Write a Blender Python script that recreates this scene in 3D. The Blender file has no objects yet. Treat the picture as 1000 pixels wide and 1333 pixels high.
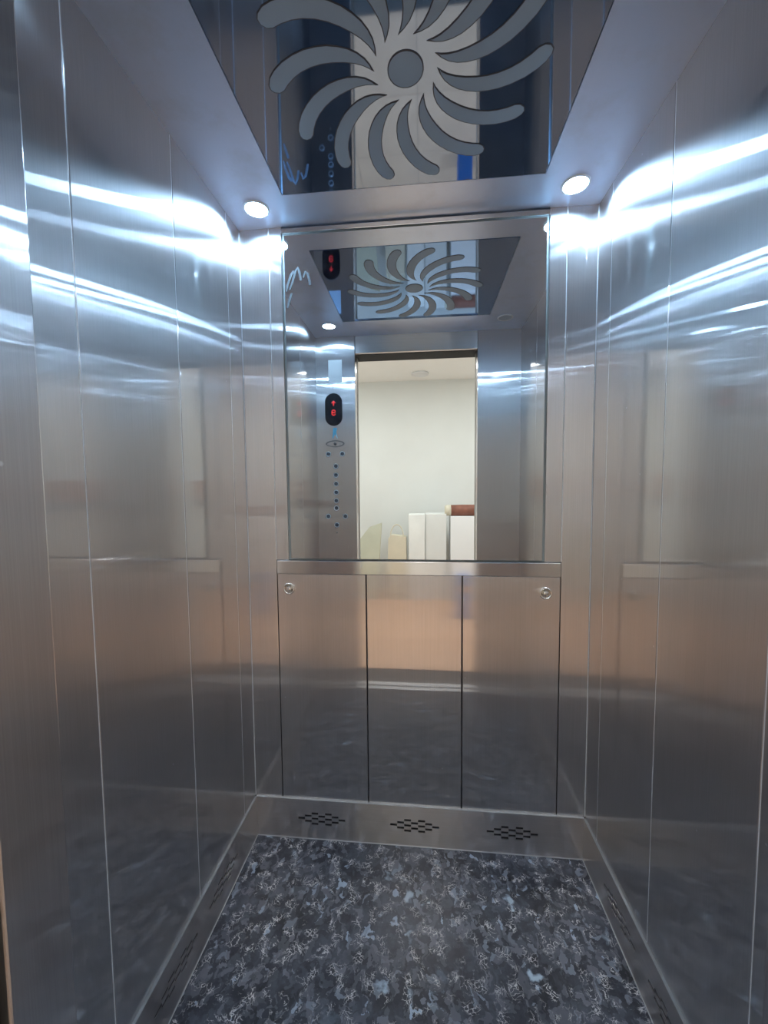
import bpy, bmesh, math, random
from mathutils import Vector, Matrix

S = bpy.context.scene
C = S.collection
PI = math.pi

# ------------------------------------------------------------------ cab size
W, D, F, H = 1.192, 1.375, 0.380, 2.20      # width, back wall y, front wall inner face y, height
DX0, DX1, DH = 0.236, 0.950, 2.100          # door opening
HALL_Y = -2.25                              # far wall of the landing

# ------------------------------------------------------------------ camera
cam_d = bpy.data.cameras.new('camera'); cam = bpy.data.objects.new('camera', cam_d); C.objects.link(cam)
S.camera = cam
FPX, PIT, YAW, ROL = 515.674, -0.0621607, 0.0959697, -0.00887361
cam_d.sensor_fit = 'VERTICAL'; cam_d.sensor_height = 24.0
cam_d.lens = 24.0 * FPX / 1333.0
cam_d.clip_start = 0.01; cam_d.clip_end = 50
fw = Vector((-math.sin(YAW)*math.cos(PIT), math.cos(YAW)*math.cos(PIT), math.sin(PIT)))
r0 = Vector((math.cos(YAW), math.sin(YAW), 0)); u0 = r0.cross(fw)
rr = r0*math.cos(ROL) + u0*math.sin(ROL); uu = -r0*math.sin(ROL) + u0*math.cos(ROL)
m = Matrix((( rr.x, uu.x, -fw.x), (rr.y, uu.y, -fw.y), (rr.z, uu.z, -fw.z))).to_4x4()
m.translation = Vector((0.628887, 0.0, 1.309182))
cam.matrix_world = m

# ------------------------------------------------------------------ light and exposure
w = bpy.data.worlds.new('world'); S.world = w; w.use_nodes = True
w.node_tree.nodes['Background'].inputs[0].default_value = (0.8, 0.85, 1, 1)
w.node_tree.nodes['Background'].inputs[1].default_value = 0.05
S.view_settings.view_transform = 'Standard'; S.view_settings.look = 'None'
S.view_settings.exposure = 0.0; S.view_settings.gamma = 1.0
S.view_settings.use_curve_mapping = False
S.cycles.max_bounces = 14; S.cycles.glossy_bounces = 10; S.cycles.diffuse_bounces = 5
S.cycles.sample_clamp_indirect = 0.0
S.cycles.caustics_reflective = True
SPOT = 300.0                                 # radiance of the cab spotlights
SPOT_COL = (0.43, 0.70, 1.0)
HALL_LIGHT = 18.0                            # watts of each landing lamp
HALL_COL = (0.96, 1.0, 1.0)

# ------------------------------------------------------------------ materials
def new_mat(name):
    mt = bpy.data.materials.new(name); mt.use_nodes = True
    nt = mt.node_tree; nt.nodes.clear()
    out = nt.nodes.new('ShaderNodeOutputMaterial')
    return mt, nt, out
def N(nt, t, **kw):
    n = nt.nodes.new(t)
    for k, v in kw.items(): setattr(n, k, v)
    return n
def setv(n, **kw):
    for k, v in kw.items(): n.inputs[k.replace('_', ' ')].default_value = v
def plain(name, col, rough=0.5, metal=0.0, spec=0.5, var=0.06, scale=6, bump=0.0, coat=0.0):
    mt, nt, out = new_mat(name)
    b = N(nt, 'ShaderNodeBsdfPrincipled'); nt.links.new(b.outputs[0], out.inputs[0])
    b.inputs['Roughness'].default_value = rough; b.inputs['Metallic'].default_value = metal
    b.inputs['Specular IOR Level'].default_value = spec; b.inputs['Coat Weight'].default_value = coat
    tc = N(nt, 'ShaderNodeTexCoord'); no = N(nt, 'ShaderNodeTexNoise'); no.inputs['Scale'].default_value = scale
    no.inputs['Detail'].default_value = 5
    nt.links.new(tc.outputs['Object'], no.inputs['Vector'])
    rp = N(nt, 'ShaderNodeValToRGB'); nt.links.new(no.outputs[0], rp.inputs[0])
    rp.color_ramp.elements[0].position = 0.3; rp.color_ramp.elements[1].position = 0.7
    rp.color_ramp.elements[0].color = (*[c*(1-var) for c in col], 1); rp.color_ramp.elements[1].color = (*[min(1, c*(1+var)) for c in col], 1)
    nt.links.new(rp.outputs[0], b.inputs['Base Color'])
    if bump:
        bp = N(nt, 'ShaderNodeBump'); bp.inputs['Strength'].default_value = bump; bp.inputs['Distance'].default_value = 0.001
        nt.links.new(no.outputs[0], bp.inputs['Height']); nt.links.new(bp.outputs[0], b.inputs['Normal'])
    return mt
def emit(name, col, strength):
    mt, nt, out = new_mat(name)
    e = N(nt, 'ShaderNodeEmission'); e.inputs[0].default_value = (*col, 1); e.inputs[1].default_value = strength
    nt.links.new(e.outputs[0], out.inputs[0]); return mt

def brushed(name, tangent=(0, 0, 1), col=(0.76, 0.73, 0.725), wide=0.50, haze=0.34, r1=0.15, a1=0.93, r2=0.047, a2=0.81, marks=1.0):
    """stainless steel with a brushed grain along the tangent: a wide lobe across the grain over a clearer one"""
    mt, nt, out = new_mat(name); L = nt.links.new
    tc = N(nt, 'ShaderNodeTexCoord'); geo = N(nt, 'ShaderNodeNewGeometry')
    tan = N(nt, 'ShaderNodeCombineXYZ')
    for i in range(3): tan.inputs[i].default_value = tangent[i]
    # smudges: soft broad stains
    sm = N(nt, 'ShaderNodeTexNoise'); setv(sm, Scale=3.2, Detail=6.0, Roughness=0.62); L(geo.outputs['Position'], sm.inputs['Vector'])
    smr = N(nt, 'ShaderNodeMapRange'); setv(smr, From_Min=0.50, From_Max=0.74); L(sm.outputs[0], smr.inputs[0])
    # fine grain along the tangent
    mp = N(nt, 'ShaderNodeMapping'); mp.inputs['Scale'].default_value = [900 - 895*t for t in tangent]
    L(geo.outputs['Position'], mp.inputs[0])
    gr = N(nt, 'ShaderNodeTexNoise'); setv(gr, Scale=1.0, Detail=2.0); L(mp.outputs[0], gr.inputs['Vector'])
    # waviness of the sheet
    wv = N(nt, 'ShaderNodeTexNoise'); setv(wv, Scale=2.6, Detail=1.0); L(geo.outputs['Position'], wv.inputs['Vector'])
    bp = N(nt, 'ShaderNodeBump'); setv(bp, Strength=0.3, Distance=0.0007); L(wv.outputs[0], bp.inputs['Height'])
    # colour with faint grain
    cm = N(nt, 'ShaderNodeMapRange'); setv(cm, From_Min=0.25, From_Max=0.75, To_Min=0.93, To_Max=1.05); L(gr.outputs[0], cm.inputs[0])
    cc = N(nt, 'ShaderNodeMix', data_type='RGBA', blend_type='MULTIPLY'); cc.inputs[0].default_value = 1
    cc.inputs[6].default_value = (*col, 1); L(cm.outputs[0], cc.inputs[7])
    g1 = N(nt, 'ShaderNodeBsdfAnisotropic'); g1.distribution = 'BECKMANN'; setv(g1, Roughness=r1, Anisotropy=a1)
    g2 = N(nt, 'ShaderNodeBsdfAnisotropic'); g2.distribution = 'BECKMANN'; setv(g2, Roughness=r2, Anisotropy=a2)
    for g in (g1, g2):
        L(cc.outputs[2], g.inputs['Color']); L(tan.outputs[0], g.inputs['Tangent']); L(bp.outputs[0], g.inputs['Normal'])
    mx = N(nt, 'ShaderNodeMixShader'); mx.inputs[0].default_value = 1 - wide
    L(g1.outputs[0], mx.inputs[1]); L(g2.outputs[0], mx.inputs[2])
    g3 = N(nt, 'ShaderNodeBsdfAnisotropic'); g3.distribution = 'BECKMANN'; setv(g3, Roughness=0.44, Anisotropy=0.50)
    L(cc.outputs[2], g3.inputs['Color']); L(tan.outputs[0], g3.inputs['Tangent'])
    mh = N(nt, 'ShaderNodeMixShader'); mh.inputs[0].default_value = haze
    L(mx.outputs[0], mh.inputs[1]); L(g3.outputs[0], mh.inputs[2]); mx = mh
    # thin film of grease: a little diffuse where smudged, plus tiny specks
    df = N(nt, 'ShaderNodeBsdfDiffuse'); df.inputs[0].default_value = (0.42, 0.43, 0.45, 1)
    vo = N(nt, 'ShaderNodeTexVoronoi', feature='F1'); setv(vo, Scale=9.0, Randomness=1.0); L(geo.outputs['Position'], vo.inputs['Vector'])
    sp = N(nt, 'ShaderNodeMapRange'); setv(sp, From_Min=0.012, From_Max=0.028, To_Min=0.55, To_Max=0.0); L(vo.outputs['Distance'], sp.inputs[0])
    ml = N(nt, 'ShaderNodeMath', operation='MULTIPLY'); ml.inputs[1].default_value = 0.06*marks; L(smr.outputs[0], ml.inputs[0])
    ad = N(nt, 'ShaderNodeMath', operation='MAXIMUM'); L(ml.outputs[0], ad.inputs[0]); L(sp.outputs[0], ad.inputs[1])
    m2 = N(nt, 'ShaderNodeMixShader'); L(ad.outputs[0], m2.inputs[0]); L(mx.outputs[0], m2.inputs[1]); L(df.outputs[0], m2.inputs[2])
    L(m2.outputs[0], out.inputs[0]); return mt

def polished(name, col, rough=0.04, marks=0.05):
    mt, nt, out = new_mat(name); L = nt.links.new
    geo = N(nt, 'ShaderNodeNewGeometry')
    g = N(nt, 'ShaderNodeBsdfAnisotropic'); g.distribution = 'GGX'; g.inputs['Color'].default_value = (*col, 1); setv(g, Roughness=rough, Anisotropy=0.0)
    no = N(nt, 'ShaderNodeTexNoise'); setv(no, Scale=5.0, Detail=7.0, Roughness=0.65); L(geo.outputs['Position'], no.inputs['Vector'])
    mr = N(nt, 'ShaderNodeMapRange'); setv(mr, From_Min=0.5, From_Max=0.8, To_Max=marks*2); L(no.outputs[0], mr.inputs[0])
    df = N(nt, 'ShaderNodeBsdfDiffuse'); df.inputs[0].default_value = (0.45, 0.47, 0.5, 1)
    mx = N(nt, 'ShaderNodeMixShader'); L(mr.outputs[0], mx.inputs[0]); L(g.outputs[0], mx.inputs[1]); L(df.outputs[0], mx.inputs[2])
    L(mx.outputs[0], out.inputs[0]); return mt

def granite(name):
    mt, nt, out = new_mat(name); L = nt.links.new
    geo = N(nt, 'ShaderNodeNewGeometry')
    dn = N(nt, 'ShaderNodeTexNoise'); setv(dn, Scale=22.0, Detail=5.0); L(geo.outputs['Position'], dn.inputs['Vector'])
    dv = N(nt, 'ShaderNodeVectorMath', operation='SCALE'); dv.inputs['Scale'].default_value = 0.10; L(dn.outputs['Color'], dv.inputs[0])
    ps = N(nt, 'ShaderNodeVectorMath', operation='ADD'); L(geo.outputs['Position'], ps.inputs[0]); L(dv.outputs[0], ps.inputs[1])
    v1 = N(nt, 'ShaderNodeTexVoronoi', feature='F1'); setv(v1, Scale=50.0); ms = N(nt, 'ShaderNodeMapping'); ms.inputs['Scale'].default_value = (1.35, 0.8, 1); ms.inputs['Rotation'].default_value = (0, 0, 0.4); L(ps.outputs[0], ms.inputs[0]); L(ms.outputs[0], v1.inputs['Vector'])
    sp = N(nt, 'ShaderNodeSeparateColor'); L(v1.outputs['Color'], sp.inputs[0])
    r1 = N(nt, 'ShaderNodeValToRGB'); L(sp.outputs[0], r1.inputs[0])
    e = r1.color_ramp.elements
    e[0].position = 0.0; e[0].color = (0.005, 0.006, 0.009, 1)
    e[1].position = 1.0; e[1].color = (0.16, 0.19, 0.22, 1)
    for p_, c_ in ((0.35, (0.010, 0.012, 0.018)), (0.55, (0.020, 0.022, 0.029)), (0.78, (0.042, 0.043, 0.048)), (0.93, (0.068, 0.070, 0.078)), (0.975, (0.09, 0.10, 0.115))):
        x = e.new(p_); x.color = (*c_, 1)
    # pale worm-like veins along the crystal borders
    v2 = N(nt, 'ShaderNodeTexVoronoi', feature='DISTANCE_TO_EDGE'); setv(v2, Scale=62.0); L(ps.outputs[0], v2.inputs['Vector'])
    vm = N(nt, 'ShaderNodeMapRange'); setv(vm, From_Min=0.02, From_Max=0.07, To_Min=1.0, To_Max=0.0); L(v2.outputs['Distance'], vm.inputs[0])
    n2 = N(nt, 'ShaderNodeTexNoise'); setv(n2, Scale=26.0, Detail=3.0); L(geo.outputs['Position'], n2.inputs['Vector'])
    nm = N(nt, 'ShaderNodeMapRange'); setv(nm, From_Min=0.50, From_Max=0.62); L(n2.outputs[0], nm.inputs[0])
    mm = N(nt, 'ShaderNodeMath', operation='MULTIPLY'); L(vm.outputs[0], mm.inputs[0]); L(nm.outputs[0], mm.inputs[1])
    mx = N(nt, 'ShaderNodeMix', data_type='RGBA'); L(mm.outputs[0], mx.inputs[0]); L(r1.outputs[0], mx.inputs[6]); mx.inputs[7].default_value = (0.26, 0.25, 0.24, 1)
    # bigger clouds of lighter grey
    n3 = N(nt, 'ShaderNodeTexNoise'); setv(n3, Scale=7.0, Detail=8.0, Roughness=0.7); L(geo.outputs['Position'], n3.inputs['Vector'])
    r3 = N(nt, 'ShaderNodeMapRange'); setv(r3, From_Min=0.42, From_Max=0.72, To_Max=0.55); L(n3.outputs[0], r3.inputs[0])
    m3 = N(nt, 'ShaderNodeMix', data_type='RGBA'); L(r3.outputs[0], m3.inputs[0]); L(mx.outputs[2], m3.inputs[6]); m3.inputs[7].default_value = (0.080, 0.084, 0.095, 1)
    # sparse pale blue feldspar crystals
    v4 = N(nt, 'ShaderNodeTexVoronoi', feature='F1'); setv(v4, Scale=16.0); L(ps.outputs[0], v4.inputs['Vector'])
    s4 = N(nt, 'ShaderNodeSeparateColor'); L(v4.outputs['Color'], s4.inputs[0])
    t4 = N(nt, 'ShaderNodeMapRange'); setv(t4, From_Min=0.70, From_Max=0.95); L(s4.outputs[1], t4.inputs[0])
    d4 = N(nt, 'ShaderNodeMapRange'); setv(d4, From_Min=0.18, From_Max=0.34, To_Min=0.8, To_Max=0.0); L(v4.outputs['Distance'], d4.inputs[0])
    q4 = N(nt, 'ShaderNodeMath', operation='MULTIPLY'); L(t4.outputs[0], q4.inputs[0]); L(d4.outputs[0], q4.inputs[1])
    m4 = N(nt, 'ShaderNodeMix', data_type='RGBA'); L(q4.outputs[0], m4.inputs[0]); L(m3.outputs[2], m4.inputs[6]); m4.inputs[7].default_value = (0.22, 0.26, 0.29, 1)
    gm = N(nt, 'ShaderNodeGamma'); gm.inputs[1].default_value = 1.25; L(m4.outputs[2], gm.inputs[0])
    ga = N(nt, 'ShaderNodeMix', data_type='RGBA', blend_type='MULTIPLY'); ga.inputs[0].default_value = 1; ga.inputs[7].default_value = (2.6, 2.6, 2.7, 1); L(gm.outputs[0], ga.inputs[6])
    m3 = ga
    b = N(nt, 'ShaderNodeBsdfPrincipled'); L(m3.outputs[2], b.inputs['Base Color'])
    b.inputs['Roughness'].default_value = 0.30; b.inputs['Specular IOR Level'].default_value = 0.34
    bp = N(nt, 'ShaderNodeBump'); setv(bp, Strength=0.12, Distance=0.0006); L(n2.outputs[0], bp.inputs['Height']); L(bp.outputs[0], b.inputs['Normal'])
    L(b.outputs[0], out.inputs[0]); return mt

def hall_tile(name):
    return plain(name, (0.78, 0.50, 0.33), 0.3, var=0.08, scale=3)

M = dict(
    steel=brushed('brushed_steel'),
    jamb_steel=brushed('jamb_steel', haze=0.30, wide=0.55, marks=0.0),
    steel_h=brushed('brushed_steel_across', tangent=(1, 0, 0), marks=0.3, haze=0.4, r1=0.19, a1=0.9),
    steel_hy=brushed('brushed_steel_lengthwise', tangent=(0, 1, 0), marks=0.3),
    bright=polished('polished_trim', (0.80, 0.80, 0.80), 0.10),
    ceil=polished('tinted_mirror_steel', (0.29, 0.43, 0.68), 0.035, 0.05),
    ceil_b=polished('tinted_satin_steel', (0.66, 0.76, 0.95), 0.38, 0.24),
    etched=plain('etched_steel', (0.30, 0.36, 0.42), 0.55, metal=0.25, var=0.04),
    outline=plain('etched_outline', (0.05, 0.045, 0.05), 0.4),
    mirror=polished('mirror_glass', (0.80, 0.835, 0.84), 0.004, 0.012),
    glass_edge=plain('glass_edge', (0.26, 0.29, 0.29), 0.2),
    smear=plain('adhesive_smear', (0.10, 0.11, 0.12), 0.6, var=0.3, scale=60),
    granite=granite('dark_blue_granite'),
    dark=plain('shadow_gap', (0.012, 0.012, 0.014), 0.7),
    darkmetal=plain('dark_sill', (0.10, 0.10, 0.105), 0.35, metal=0.6),
    joint=plain('pale_seam_metal', (0.62, 0.63, 0.65), 0.35, metal=0.35, var=0.1, scale=30),
    satin=plain('satin_button', (0.75, 0.77, 0.78), 0.3, metal=0.4),
    lip=plain('lip_metal', (0.20, 0.20, 0.20), 0.4, metal=0.4),
    bead=plain('bead_metal', (0.30, 0.30, 0.30), 0.35, metal=0.5),
    wood=plain('orange_wood', (0.42, 0.17, 0.07), 0.5, var=0.2, scale=5),
    leaf=plain('door_leaf_film', (0.36, 0.32, 0.27), 0.5),
    chrome=polished('chrome', (0.82, 0.80, 0.76), 0.08),
    lamp=emit('spot_glow', SPOT_COL, SPOT),
    lamp_dim=emit('spot_glow_dim', SPOT_COL, SPOT*0.2),
    lamp_off=plain('spot_off', (0.42, 0.45, 0.50), 0.35),
    ring=plain('white_ring', (0.75, 0.76, 0.78), 0.4),
    hall_lamp=emit('hall_glow', HALL_COL, 3.0),
    white=plain('white_plaster', (0.74, 0.75, 0.725), 0.85, var=0.02, scale=3),
    whitec=plain('white_ceiling', (0.90, 0.90, 0.88), 0.9, var=0.01),
    beige=plain('beige_plaster', (0.70, 0.64, 0.56), 0.7, var=0.05),
    tile=hall_tile('beige_floor_tile'), grout=plain('tile_grout', (0.22, 0.19, 0.17), 0.8),
    card=plain('white_card', (0.82, 0.83, 0.80), 0.7), paper=plain('white_paper', (0.85, 0.86, 0.86), 0.8, var=0.01),
    cream=plain('cream_board', (0.66, 0.61, 0.48), 0.7), greenish=plain('sage_board', (0.55, 0.57, 0.46), 0.7),
    edge=plain('ply_edge', (0.38, 0.31, 0.12), 0.7),
    blue=plain('blue_card', (0.02, 0.18, 0.62), 0.5), orange=plain('orange_print', (0.85, 0.35, 0.05), 0.5),
    brown=plain('brown_roll', (0.23, 0.085, 0.055), 0.6, var=0.2, scale=20),
    black=plain('black_glass', (0.006, 0.008, 0.014), 0.08, coat=0.5),
    red=emit('red_leds', (1.0, 0.05, 0.05), 1.6),
    bluefilm=plain('blue_film', (0.12, 0.45, 0.65), 0.4),
    print=plain('grey_print', (0.10, 0.10, 0.11), 0.5),
)

# ------------------------------------------------------------------ mesh helpers
def link(name, bm, mat, parent=None, smooth=False):
    me = bpy.data.meshes.new(name)
    bmesh.ops.recalc_face_normals(bm, faces=bm.faces)
    bm.to_mesh(me); bm.free()
    for x in (mat if isinstance(mat, (list, tuple)) else [mat]): me.materials.append(x)
    if smooth:
        for p in me.polygons: p.use_smooth = True
    o = bpy.data.objects.new(name, me); C.objects.link(o)
    if parent: o.parent = parent
    return o
def add_box(bm, x0, x1, y0, y1, z0, z1, bev=0.0, seg=2, mi=0):
    t = bmesh.new()
    bmesh.ops.create_cube(t, size=1)
    for v in t.verts:
        v.co = Vector(((x0+x1)/2 + v.co.x*(x1-x0), (y0+y1)/2 + v.co.y*(y1-y0), (z0+z1)/2 + v.co.z*(z1-z0)))
    if bev: bmesh.ops.bevel(t, geom=t.edges[:], offset=bev, segments=seg, profile=0.5, affect='EDGES')
    merge(bm, t, mi)
def merge(bm, t, mi=0):
    vm = {v: bm.verts.new(v.co) for v in t.verts}
    for f in t.faces:
        try: nf = bm.faces.new([vm[v] for v in f.verts]); nf.material_index = mi if mi else f.material_index
        except ValueError: pass
    t.free()
def box(name, mat, *a, parent=None, bev=0.0, seg=2):
    bm = bmesh.new(); add_box(bm, *a, bev=bev, seg=seg); return link(name, bm, mat, parent)
def lathe(bm, prof, axis='z', loc=(0, 0, 0), n=32, flip=1, mi=0):
    """prof: list of (radius, height along axis*flip)"""
    rings = []
    for r, h in prof:
        ring = []
        for i in range(n if r > 1e-6 else 1):
            a = 2*PI*i/n; c, s = r*math.cos(a), r*math.sin(a); h2 = h*flip
            co = {'z': (c, s, h2), 'y': (c, h2, s), 'x': (h2, c, s)}[axis]
            ring.append(bm.verts.new(Vector(co)+Vector(loc)))
        rings.append(ring)
    for a, b in zip(rings, rings[1:]):
        for i in range(n):
            j = (i+1) % n
            vs = [a[i % len(a)], a[j % len(a)], b[j % len(b)], b[i % len(b)]]
            u = []
            for v in vs:
                if v not in u: u.append(v)
            if len(u) > 2:
                f = bm.faces.new(u); f.material_index = mi; f.smooth = True
def prism(bm, pts, t0, t1, fn, mi_top=0, mi_side=None):
    """extrude a 2D outline; fn maps (u, v, t) to a point"""
    a = [bm.verts.new(fn(u, v, t0)) for u, v in pts]; b = [bm.verts.new(fn(u, v, t1)) for u, v in pts]
    f = bm.faces.new(b); f.material_index = mi_top
    f = bm.faces.new(a[::-1]); f.material_index = mi_top
    n = len(pts)
    for i in range(n):
        f = bm.faces.new((a[i], a[(i+1) % n], b[(i+1) % n], b[i])); f.material_index = mi_top if mi_side is None else mi_side
def struct(o): o['kind'] = 'structure'; return o
def tag(o, label, cat, group=None):
    o['label'] = label; o['category'] = cat
    if group: o['group'] = group
    return o
def thing(name, label, cat, loc=(0, 0, 0), group=None):
    o = bpy.data.objects.new(name, None); o.empty_display_size = 0.05; C.objects.link(o); o.location = loc
    return tag(o, label, cat, group)

# ------------------------------------------------------------------ the cab shell
T = 0.012                                   # thickness of the sheet panels
BH = 0.152                                  # baseboard height
G = 0.0011                                  # half of a joint between panels
floor = struct(box('floor', M['granite'], -0.05, W+0.05, F-0.09, D+0.05, -0.03, 0.0))

def side_wall(name, side):
    s = -1 if side == 'left' else 1
    x_in = 0.0 if side == 'left' else W
    back = box(name, M['bright'], *sorted((x_in+s*(T+0.002), x_in+s*0.05)), F, D+0.05, 0.0, H+0.05)
    struct(back)
    cuts = (F-0.068, 0.690, 0.998, 1.283, D) if side == 'left' else (F-0.068, 0.690, 0.992, 1.283, D)
    for a, b in zip(cuts, cuts[1:]):
        box('panel', M['steel'], *sorted((x_in, x_in+s*T)), a+G, b-G, BH-0.01, H+0.01, parent=back, bev=0.0016, seg=2)
    for a in cuts[1:-1]:  # pale strips added in place of the highlight along the bevelled panel edges
        box('glint_strip', M['joint'], *sorted((x_in+s*0.0009, x_in+s*0.004)), a-0.0013, a+0.0013, BH, H, parent=back)
    return back
wl = side_wall('wall_left', 'left'); wr = side_wall('wall_right', 'right')

back = struct(box('wall_back', M['dark'], -0.05, W+0.05, D+T+0.002, D+0.05, 0.0, H+0.05))
for a, b in ((0, 0.105), (1.0965, W)):
    box('panel', M['steel'], a+G, b-G, D, D+T, BH-0.01, H+0.01, parent=back, bev=0.0016)
for a in (0.105, 1.0965):  # the same added highlight strips, upper part of the seams only
    box('glint_strip', M['joint'], a-0.0012, a+0.0012, D+0.0009, D+0.004, 1.052, H, parent=back)
box('corner_bead', M['joint'], 0.0, 0.0022, D-0.0022, D, BH+0.003, H, parent=back, bev=0.0006)
box('corner_bead', M['joint'], W-0.0022, W, D-0.0022, D, BH+0.003, H, parent=back, bev=0.0006)
for a, b in ((0.105, 0.4305), (0.4305, 0.767), (0.767, 1.0965)):
    box('lower_panel', M['steel'], a+G*1.6, b-G*1.6, D, D+T, BH-0.01, 1.000, parent=back, bev=0.0018)

# front wall: two return panels and the header above the door
fr = struct(box('wall_front', M['dark'], -0.05, 0.225, F-0.068, F-T-0.002, 0.0, H+0.05))
box('return_panel', M['jamb_steel'], -0.01, DX0, F-0.068, F, 0, H+0.01, parent=fr, bev=0.0022)
box('return_panel', M['jamb_steel'], DX1, W+0.01, F-0.068, F, 0, H+0.01, parent=fr, bev=0.0022)
box('header_panel', M['steel_h'], DX0+0.001, DX1-0.001, F-0.024, F-0.004, DH, H+0.01, parent=fr, bev=0.0022)

# ------------------------------------------------------------------ baseboards with honeycomb vents
def vent_rects(c, zc=0.080):
    out = []
    for col, offs in enumerate(((0,), (-.5, .5), (-1, 0, 1), (-.5, .5), (-1, 0, 1), (-.5, .5), (0,))):
        for o in offs:
            u = c + (col-3)*0.0254; z = zc + o*0.0200
            out.append((u-0.0125, u+0.0125, z-0.0040, z+0.0040))
    return out
def baseboard(name, u0, u1, vents, fn, mat):
    """a sheet with cut-out slots; fn(u, d, z), d = how far the sheet stands proud of the wall"""
    rects = [r for c in vents for r in vent_rects(c)]
    us = sorted({u0, u1, *[r[0] for r in rects], *[r[1] for r in rects]})
    zs = sorted({0.0, BH, *[r[2] for r in rects], *[r[3] for r in rects]})
    bm = bmesh.new(); P = 0.006
    V = {}
    def v(u, d, z):
        k = (round(u, 5), d, round(z, 5))
        if k not in V: V[k] = bm.verts.new(fn(u, d, z))
        return V[k]
    def hole(a, b, c, d): 
        um, zm = (a+b)/2, (c+d)/2
        return any(r[0] < um < r[1] and r[2] < zm < r[3] for r in rects)
    for a, b in zip(us, us[1:]):
        for c, d in zip(zs, zs[1:]):
            if not hole(a, b, c, d): bm.faces.new((v(a, P, c), v(b, P, c), v(b, P, d), v(a, P, d)))
    for a, b, c, d in rects:                                   # the cut edges of the slots
        for q in (((a, c), (b, c)), ((b, c), (b, d)), ((b, d), (a, d)), ((a, d), (a, c))):
            (p1, q1), (p2, q2) = q
            if (round(p1, 5), P, round(q1, 5)) in V and (round(p2, 5), P, round(q2, 5)) in V:
                bm.faces.new((v(p1, P, q1), v(p2, P, q2), v(p2, 0.0035, q2), v(p1, 0.0035, q1)))
    o = struct(link(name, bm, mat))
    # folded top lip and the dark box behind the slots, the bead along the floor
    def bx(nm, m_, a, b, d0, d1, z0, z1, bev=0):
        t = bmesh.new(); p0, p1 = fn(a, d0, z0), fn(b, d1, z1)
        add_box(t, *sorted((p0.x, p1.x)), *sorted((p0.y, p1.y)), *sorted((p0.z, p1.z)), bev=bev); return link(nm, t, m_, o)
    bx('top_lip', M['lip'] if 'back' not in name else M['bead'], u0, u1, -0.002, 0.0068, BH-0.0005, BH+0.0012, 0.0004)
    bx('back_plate', M['dark'], u0, u1, -0.004, 0.0006, 0.001, BH-0.001)
    bx('floor_bead', M['bead'], u0, u1, 0.0050, 0.0080, 0.0, 0.0020, 0.0005)
    return o
baseboard('baseboard_back', 0.004, W-0.004, (0.254, 0.5985, 0.944), lambda u, d, z: Vector((u, D-d, z)), M['steel_h'])
baseboard('baseboard_left', F-0.06, D-0.006, (1.12, 0.88, 0.62), lambda u, d, z: Vector((0.0+d, u, z)), M['steel_hy'])
baseboard('baseboard_right', F-0.06, D-0.006, (1.12, 0.88, 0.62), lambda u, d, z: Vector((W-d, u, z)), M['steel_hy'])

# ------------------------------------------------------------------ ceiling
bm = bmesh.new()
px0, px1, py0, py1 = 0.208, 0.983, 0.582, 1.2285
add_box(bm, -0.05, px0-0.0012, F-0.07, D+0.05, H, H+0.02); add_box(bm, px1+0.0012, W+0.05, F-0.07, D+0.05, H, H+0.02)
add_box(bm, px0-0.0012, px1+0.0012, F-0.07, py0-0.0012, H, H+0.02); add_box(bm, px0-0.0012, px1+0.0012, py1+0.0012, D+0.05, H, H+0.02)
ceiling = struct(link('ceiling', bm, M['ceil_b']))
box('joint_backing', M['dark'], px0-0.01, px1+0.01, py0-0.01, py1+0.01, H+0.012, H+0.03, parent=ceiling)
panel = box('centre_panel', M['ceil'], px0+0.001, px1-0.001, py0+0.001, py1-0.001, H-0.001, H+0.012, parent=ceiling, bev=0.0008)
# etched pinwheel: round hub and fourteen curved petals
PC = (0.5965, 0.9035)
bm = bmesh.new()
lathe(bm, [(0, -0.0022), (0.0365, -0.0022)], loc=(PC[0], PC[1], H), n=48, mi=0)
lathe(bm, [(0.0365, -0.0022), (0.0388, -0.0022), (0.0388, 0.0)], loc=(PC[0], PC[1], H), n=48, mi=1)
hub = link('petal_hub', bm, [M['etched'], M['outline']], panel)
convex = [(0.067, 0), (0.076, 11.0), (0.089, 18.2), (0.107, 21.8), (0.127, 22.6), (0.148, 21.6), (0.170, 19.8), (0.192, 17.2), (0.215, 14.2), (0.238, 10.8), (0.262, 7.0), (0.282, 3.3), (0.296, 0.2), (0.303, -2.6)]
round_end = [(0.303, -4.6), (0.296, -6.2), (0.284, -6.8), (0.272, -6.0)]
concave = [(0.258, -3.4), (0.240, -0.4), (0.222, 2.2), (0.200, 4.8), (0.178, 6.9), (0.155, 8.5), (0.132, 9.6), (0.110, 9.8), (0.092, 8.4), (0.078, 5.0)]
outline = [(r*math.cos(math.radians(a)), r*math.sin(math.radians(a))) for r, a in convex+round_end+concave]
def inset(pts, d):
    n = len(pts); out = []
    for i in range(n):
        p, q, r_ = Vector(pts[i-1]), Vector(pts[i]), Vector(pts[(i+1) % n])
        e1 = (q-p).normalized(); e2 = (r_-q).normalized()
        nn = Vector((-(e1.y+e2.y), e1.x+e2.x)); nn = nn.normalized() if nn.length > 1e-6 else Vector((-e1.y, e1.x))
        out.append(tuple(q+nn*d))
    return out
area = sum(outline[i-1][0]*outline[i][1]-outline[i][0]*outline[i-1][1] for i in range(len(outline)))
inner = inset(outline, 0.0021 if area > 0 else -0.0021)
inner[0] = (outline[0][0]+0.006, outline[0][1]+0.004)
bm = bmesh.new()
vo_ = [bm.verts.new((x, y, -0.0016)) for x, y in outline]; vi = [bm.verts.new((x, y, -0.0020)) for x, y in inner]; vt = [bm.verts.new((x, y, 0)) for x, y in outline]
n = len(outline)
f = bm.faces.new(vi); f.material_index = 0
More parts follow.
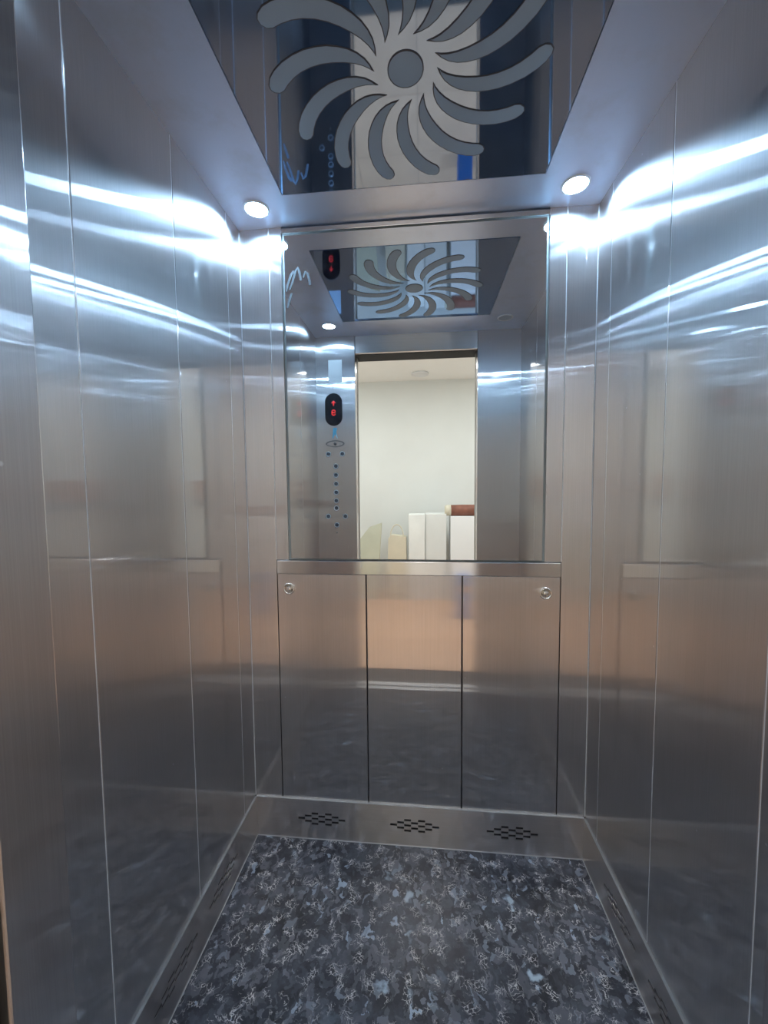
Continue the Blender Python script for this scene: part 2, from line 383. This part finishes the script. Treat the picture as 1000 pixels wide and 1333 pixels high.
for i in range(n):
    j = (i+1) % n
    for q in ((vo_[i], vo_[j], vi[j], vi[i]), (vt[i], vt[j], vo_[j], vo_[i])):
        f = bm.faces.new(q); f.material_index = 1
petal0 = link('petal', bm, [M['etched'], M['outline']], panel)
for k in range(14):
    p = petal0 if k == 0 else petal0.copy()
    if k: C.objects.link(p)
    p.location = (PC[0], PC[1], H-0.0002); p.rotation_euler = (0, 0, math.radians(79.6+k*360/14))

# ------------------------------------------------------------------ spotlights
def spotlight(x, y, lit, label):
    t = thing('spotlight', label, 'ceiling light', (x, y, H), None)
    bm = bmesh.new()
    lathe(bm, [(0.0335, 0.0), (0.0340, -0.0030), (0.0365, -0.0038), (0.0400, -0.0028), (0.0408, 0.001)], n=40)
    link('trim_ring', bm, M['ring'], t)
    bm = bmesh.new(); lathe(bm, [(0, -0.0026), (0.0338, -0.0022)], n=40)
    link('diffuser', bm, M[lit], t)
    return t
spotlight(0.105, 1.279, 'lamp', 'lit round ceiling spotlight in the back left corner of the cab')
spotlight(1.085, 1.281, 'lamp', 'lit round ceiling spotlight in the back right corner of the cab')
spotlight(0.120, 0.537, 'lamp_dim', 'lit front ceiling spotlight, seen glowing in the mirror above the control panel')
spotlight(1.070, 0.537, 'lamp_off', 'unlit grey front ceiling spotlight, seen in the right half of the mirror')

# ------------------------------------------------------------------ mirror on the back wall
mir = thing('wall_mirror', 'large frameless mirror above the three lower steel panels of the back wall', 'mirror', (0.596, D, 1.05))
def mbox(name, mat, x0, x1, y0, y1, z0, z1, bev=0.0, seg=2):
    bm = bmesh.new(); add_box(bm, x0-0.596, x1-0.596, y0-D, y1-D, z0-1.05, z1-1.05, bev=bev, seg=seg); return link(name, bm, mat, mir)
mx0, mx1, mz0, mz1 = 0.160, 1.033, 1.056, 2.172
mbox('glass', M['mirror'], mx0, mx1, D-0.003, D+0.006, mz0, mz1, 0.0012, 1)
mbox('side_strip', M['steel'], 0.105+G, 0.1500, D, D+T, 1.051, H+0.005, 0.0015)
mbox('side_strip', M['steel'], 1.0420, 1.0965-G, D, D+T, 1.051, H+0.005, 0.0015)
mbox('glass_bed', M['glass_edge'], 0.1500, 1.0420, D+0.007, D+0.0125, 1.051, H+0.004)
mbox('bottom_rail', M['bright'], 0.1065, 1.0950, D-0.006, D+0.010, 1.0010, 1.0500, 0.0022)
mbox('top_strip', M['bright'], 0.1500, 1.0420, D-0.001, D+0.006, 2.1800, 2.1960, 0.0015)
# dried adhesive left in the upper left of the glass
bm = bmesh.new()
def ribbon(pts, w0, w1):
    n = len(pts); L_ = []; R_ = []
    for i, (x, z) in enumerate(pts):
        a = Vector(pts[max(i-1, 0)]); b = Vector(pts[min(i+1, n-1)]); d = (b-a).normalized(); s = Vector((-d.y, d.x))
        w_ = (w0+(w1-w0)*i/(n-1))*(0.6+0.4*math.sin(PI*(i+0.5)/n))
        L_.append((x+s.x*w_, z+s.y*w_)); R_.append((x-s.x*w_, z-s.y*w_))
    prism(bm, L_+R_[::-1], -0.0032, -0.0042, lambda u, v, t: Vector((u-0.596, t, v-1.05)))
for st in ([(0.166, 1.985), (0.172, 2.010), (0.184, 2.040), (0.194, 2.052)],
           [(0.178, 1.990), (0.190, 2.020), (0.199, 2.050), (0.207, 2.062), (0.214, 2.045), (0.218, 2.020)],
           [(0.226, 2.028), (0.234, 2.048), (0.242, 2.040), (0.248, 2.016), (0.250, 2.002)],
           [(0.168, 1.930), (0.176, 1.955), (0.184, 1.978)]):
    ribbon(st, 0.0035, 0.0050)
link('adhesive_smear', bm, M['smear'], mir)

# ------------------------------------------------------------------ handrail sockets
def socket(x, z, label):
    t = thing('handrail_socket', label, 'wall fitting', (x, D, z))
    bm = bmesh.new()
    lathe(bm, [(0.0205, 0.0), (0.0210, 0.005), (0.0196, 0.0080), (0.0168, 0.0082), (0.0142, 0.0060), (0.0134, 0.0015), (0, 0.0015)], axis='y', flip=-1, n=36)
    link('flange', bm, M['chrome'], t, True)
    bm = bmesh.new(); lathe(bm, [(0.0092, 0.001), (0.0090, 0.0070), (0.0070, 0.0092), (0, 0.0098)], axis='y', flip=-1, n=28)
    link('stud', bm, M['chrome'], t, True)
    return t
socket(0.150, 0.947, 'round chrome handrail socket on the left lower panel under the mirror')
socket(1.046, 0.945, 'round chrome handrail socket on the right lower panel under the mirror')

# ------------------------------------------------------------------ control panel on the front wall (seen in the mirror)
cop = thing('control_panel', 'lift control panel with oval display and round buttons, mirrored left of the doorway', 'control panel', (0.11, F, 1.0))
def cfn(u, v, t): return Vector((u-0.11, t, v-1.0))
def stadium(cx, cz, hw, hh, n=14):
    pts = []
    for i in range(n+1): a = PI*i/n; pts.append((cx+hw*math.cos(a), cz+hh-hw+hw*math.sin(a)))
    for i in range(n+1): a = PI+PI*i/n; pts.append((cx+hw*math.cos(a), cz-hh+hw+hw*math.sin(a)))
    return pts
bm = bmesh.new(); prism(bm, stadium(0.105, 1.775, 0.052, 0.096), 0.0, 0.006, cfn); disp = link('display', bm, M['black'], cop)
def leds(name, rows, cx, cz, p):
    bm = bmesh.new(); h = len(rows); wd = len(rows[0])
    for j, r in enumerate(rows):
        for i, ch in enumerate(r):
            if ch == '#':      # facing +y, so characters run towards -x
                x = cx - (i-(wd-1)/2)*p; z = cz - (j-(h-1)/2)*p
                t = bmesh.new(); bmesh.ops.create_cube(t, size=1)
                for v in t.verts: v.co = Vector((x-0.11+v.co.x*p*0.9, 0.0066+v.co.y*0.0008, z-1.0+v.co.z*p*0.9))
                merge(bm, t)
    o = link(name, bm, M['red'], disp); return o
leds('up_arrow', ('..#..', '.###.', '#.#.#', '..#..', '..#..', '..#..'), 0.105, 1.812, 0.0048)
leds('floor_number', ('.###.', '#...#', '#...#', '.####', '....#', '#...#', '.###.'), 0.105, 1.757, 0.0048)
bm = bmesh.new(); prism(bm, [(0.094, 1.600), (0.100, 1.668), (0.124, 1.668), (0.118, 1.640), (0.126, 1.602), (0.112, 1.630)], 0.0003, 0.0012, cfn); link('film_scrap', bm, M['bluefilm'], cop)
# emblem: a flattened diamond ring round a disc
bm = bmesh.new()
for sgn in (1, -1):
    top = [(0.110+0.058*math.cos(a)*abs(math.cos(a))**0.3, 1.573+sgn*0.021*math.sin(a)) for a in [PI*i/16 for i in range(17)]]
    low = [(0.110+(x-0.110)*0.86, 1.573+(z-1.573)*0.72) for x, z in top]
    prism(bm, top+low[::-1], 0.0003, 0.0012, cfn)
lathe(bm, [(0.0085, 0.0003), (0.0085, 0.0013), (0, 0.0013)], axis='y', loc=(0, 0, 0.573), n=20)
link('emblem', bm, M['print'], cop)
def button(x, z):
    bm = bmesh.new()
    lathe(bm, [(0.0155, 0.0), (0.0155, 0.0030), (0.0140, 0.0042), (0.0118, 0.0036), (0.0112, 0.0015)], axis='y', n=24, mi=0)
    lathe(bm, [(0.0112, 0.0015), (0.0080, 0.0022), (0, 0.0024)], axis='y', n=24, mi=1)
    return bm
b0 = None
for x, z in ((0.068, 1.512), (0.153, 1.512), (0.112, 1.439), (0.112, 1.385), (0.112, 1.333), (0.112, 1.281), (0.112, 1.231), (0.112, 1.186), (0.061, 1.136), (0.166, 1.136), (0.113, 1.084)):
    if b0 is None:
        b0 = link('button', button(0, 0), [M['satin'], M['print']], cop); b = b0
    else:
        b = b0.copy(); C.objects.link(b)
    b.location = (x-0.11, 0.0, z-1.0)
bm = bmesh.new(); lathe(bm, [(0.005, 0), (0.005, 0.0018), (0, 0.0018)], axis='y', loc=(0.002, 0, 0.036), n=16); link('keyhole', bm, M['chrome'], cop)
o = box('paper_notice', M['paper'], 0.076, 0.158, F, F+0.0012, 1.935, 2.066)
tag(o, 'blank white paper notice above the oval display, seen in the mirror', 'notice')

# ------------------------------------------------------------------ doorway: sill, landing frame
sl = struct(box('trim_sill', M['darkmetal'], 0.20, 1.0, -0.03, F-0.092, -0.03, -0.003))
box('sill_strip', M['satin'], 0.205, 0.995, 0.165, 0.205, -0.004, 0.001, parent=sl, bev=0.001)
box('sill_strip', M['satin'], 0.205, 0.995, 0.222, 0.258, -0.004, 0.001, parent=sl, bev=0.001)
tr = struct(box('door_1', M['white'], -0.9, 0.160, -0.03, 0.200, 0.0, 2.6))
box('jamb', M['white'], 1.035, 2.1, -0.03, 0.200, 0.0, 2.6, parent=tr)
box('lintel', M['white'], 0.160, 1.035, -0.03, 0.200, 2.24, 2.6, parent=tr)
dl = struct(box('door_2', M['leaf'], -0.45, 0.2375, 0.262, 0.302, 0.01, 2.12, bev=0.002))
box('door_leaf', M['leaf'], 0.9495, 1.64, 0.262, 0.302, 0.01, 2.12, parent=dl, bev=0.002)
box('door_track', M['dark'], -0.45, 1.64, 0.225, 0.354, 2.098, 2.25, parent=dl)

# ------------------------------------------------------------------ the landing behind the camera (seen in the mirror)
HX0, HX1, HH = -1.1, 2.3, 2.62
hf = struct(box('floor_landing', M['grout'], HX0, HX1, HALL_Y, -0.03, -0.04, -0.006))
t0 = None; ty = -0.03
for i in range(6):
    for j in range(4):
        x0 = HX0+i*0.567; y1 = -0.03-j*0.555
        if t0 is None:
            bm = bmesh.new(); add_box(bm, 0.0015, 0.5655, -0.5535, -0.0015, -0.008, 0.0, bev=0.001, seg=1); t0 = link('tile', bm, M['tile'], hf); t = t0
        else: t = t0.copy(); C.objects.link(t)
        t.location = (x0, y1, 0)
struct(box('wall_landing_far', M['white'], HX0-0.1, HX1+0.1, HALL_Y-0.1, HALL_Y, 0, HH))
struct(box('wall_landing_left', M['white'], HX0-0.1, HX0, HALL_Y, 0.3, 0, HH))
struct(box('wall_landing_right', M['white'], HX1, HX1+0.1, HALL_Y, 0.3, 0, HH))
struct(box('ceiling_landing', M['whitec'], HX0-0.1, HX1+0.1, HALL_Y-0.1, 0.3, HH, HH+0.1))
for x, y, lb in ((0.61, -1.93, 'unlit round landing lamp near the far wall, seen high in the mirrored doorway'), (-0.55, -0.95, 'added unseen lamp lighting the left side of the landing'),
             (1.75, -0.95, 'added unseen lamp lighting the right side of the landing'), (0.6, -0.55, 'added unseen lamp nearest the lift doorway')):
    lit = y > -1.9; k = 1.0 if lit else 0.86  # the lit ones are unseen, added to light the landing evenly
    t = thing('landing_lamp', lb, 'ceiling light', (x, y, HH))
    bm = bmesh.new(); lathe(bm, [(0.0, 0.0), (0.115*k, 0.0), (0.115*k, -0.022*k), (0.105*k, -0.028*k), (0.100*k, -0.024*k)], n=32); link('housing', bm, M['ring'], t)
    bm = bmesh.new(); lathe(bm, [(0, -0.027*k), (0.1*k, -0.024*k)], n=32); link('diffuser', bm, M['hall_lamp'] if lit else M['ring'], t)
    if not lit: continue
    ld = bpy.data.lights.new('landing_light', 'AREA'); ld.shape = 'DISK'; ld.size = 0.19; ld.energy = HALL_LIGHT; ld.color = HALL_COL
    lo = bpy.data.objects.new('landing_light', ld); C.objects.link(lo); lo.parent = t; lo.location = (0, 0, -0.03)

for k, (a, b) in enumerate(((HX0, HX0+0.03), (HX1-0.03, HX1))):  # unseen boards and rails, added for the brown band they reflect in the steel
    t = struct(box('trim_%d' % (k+1), M['wood'], a, b, HALL_Y+0.01, -0.05, 1.16, 1.42, bev=0.003))
    box('added_rail', M['print'], a-0.0+(0.0 if k == 0 else -0.015), b+(0.015 if k == 0 else 0.0), HALL_Y+0.01, -0.05, 1.09, 1.155, parent=t, bev=0.003)
# things leaning against the far landing wall
YO = -1.78
def solid(name, mat, x0, x1, z1, label, cat, y0=YO-0.25, y1=YO, z0=0.0, bev=0.004):
    return tag(box(name, mat, x0, x1, y0, y1, z0, z1, bev=bev), label, cat)
bm = bmesh.new()
prism(bm, [(-0.16, 0.0), (0.10, 0.0), (0.165, 0.90), (0.02, 0.85), (-0.16, 0.62)], -0.03, 0.0, lambda u, v, t: Vector((u, YO+t, v)), 0, 1)
tag(link('leaning_board', bm, [M['greenish'], M['edge']]), 'sage green board with yellow edge leaning at the left of the mirrored doorway', 'board')
bag = thing('carrier_bag', 'cream paper carrier bag with looped handle beside the sage board', 'bag', (0.34, YO, 0))
bm = bmesh.new(); prism(bm, [(-0.115, 0), (0.115, 0), (0.105, 0.74), (-0.06, 0.76), (-0.10, 0.72)], -0.14, 0.0, lambda u, v, t: Vector((u, t, v))); link('body', bm, M['cream'], bag)
bm = bmesh.new()
pts = [Vector((0.0+0.075*math.cos(a), -0.01, 0.74+0.14*math.sin(a))) for a in [PI*i/14 for i in range(15)]]
for a, b in zip(pts, pts[1:]):
    d = (b-a); q = d.to_track_quat('Z', 'Y').to_matrix().to_4x4(); t = bmesh.new()
    bmesh.ops.create_cone(t, segments=8, radius1=0.006, radius2=0.006, depth=d.length*1.05, cap_ends=True)
    bmesh.ops.transform(t, matrix=Matrix.Translation((a+b)/2) @ q, verts=t.verts); merge(bm, t)
link('handle', bm, M['cream'], bag)
solid('carton', M['card'], 0.475, 0.660, 0.995, 'tall narrow white carton right of the carrier bag', 'box')
solid('carton', M['white'], 0.668, 0.905, 1.000, 'wider off-white carton in the middle of the row', 'box', y0=YO-0.30, y1=YO-0.02)
solid('carton', M['paper'], 0.950, 1.215, 0.975, 'bright white carton at the right, under the brown roll', 'box', y1=YO+0.03)
roll = thing('fabric_roll', 'reddish brown fabric roll lying on the bright white carton', 'roll', (1.08, YO-0.08, 0.975))
bm = bmesh.new(); lathe(bm, [(0, -0.12), (0.062, -0.12), (0.064, 0.0), (0.062, 0.42), (0, 0.42)], axis='x', loc=(0, 0, 0.064), n=28); link('roll', bm, M['brown'], roll)
bm = bmesh.new(); lathe(bm, [(0, -0.19), (0.055, -0.19), (0.0625, -0.17), (0.0625, -0.121), (0, -0.121)], axis='x', loc=(0, 0, 0.064), n=28); link('cream_end', bm, M['cream'], roll)
cb = thing('blue_carton', 'bright blue carton with orange dot standing on the landing floor', 'box', (0.99, -1.15, 0))
bm = bmesh.new(); add_box(bm, -0.02, 0.11, -0.14, 0.0, 0, 0.42, bev=0.003); link('carton_body', bm, M['blue'], cb)
bm = bmesh.new(); lathe(bm, [(0.035, 0), (0.035, 0.001), (0, 0.001)], axis='y', loc=(0.06, 0.0, 0.30), n=24); link('orange_dot', bm, M['orange'], cb)
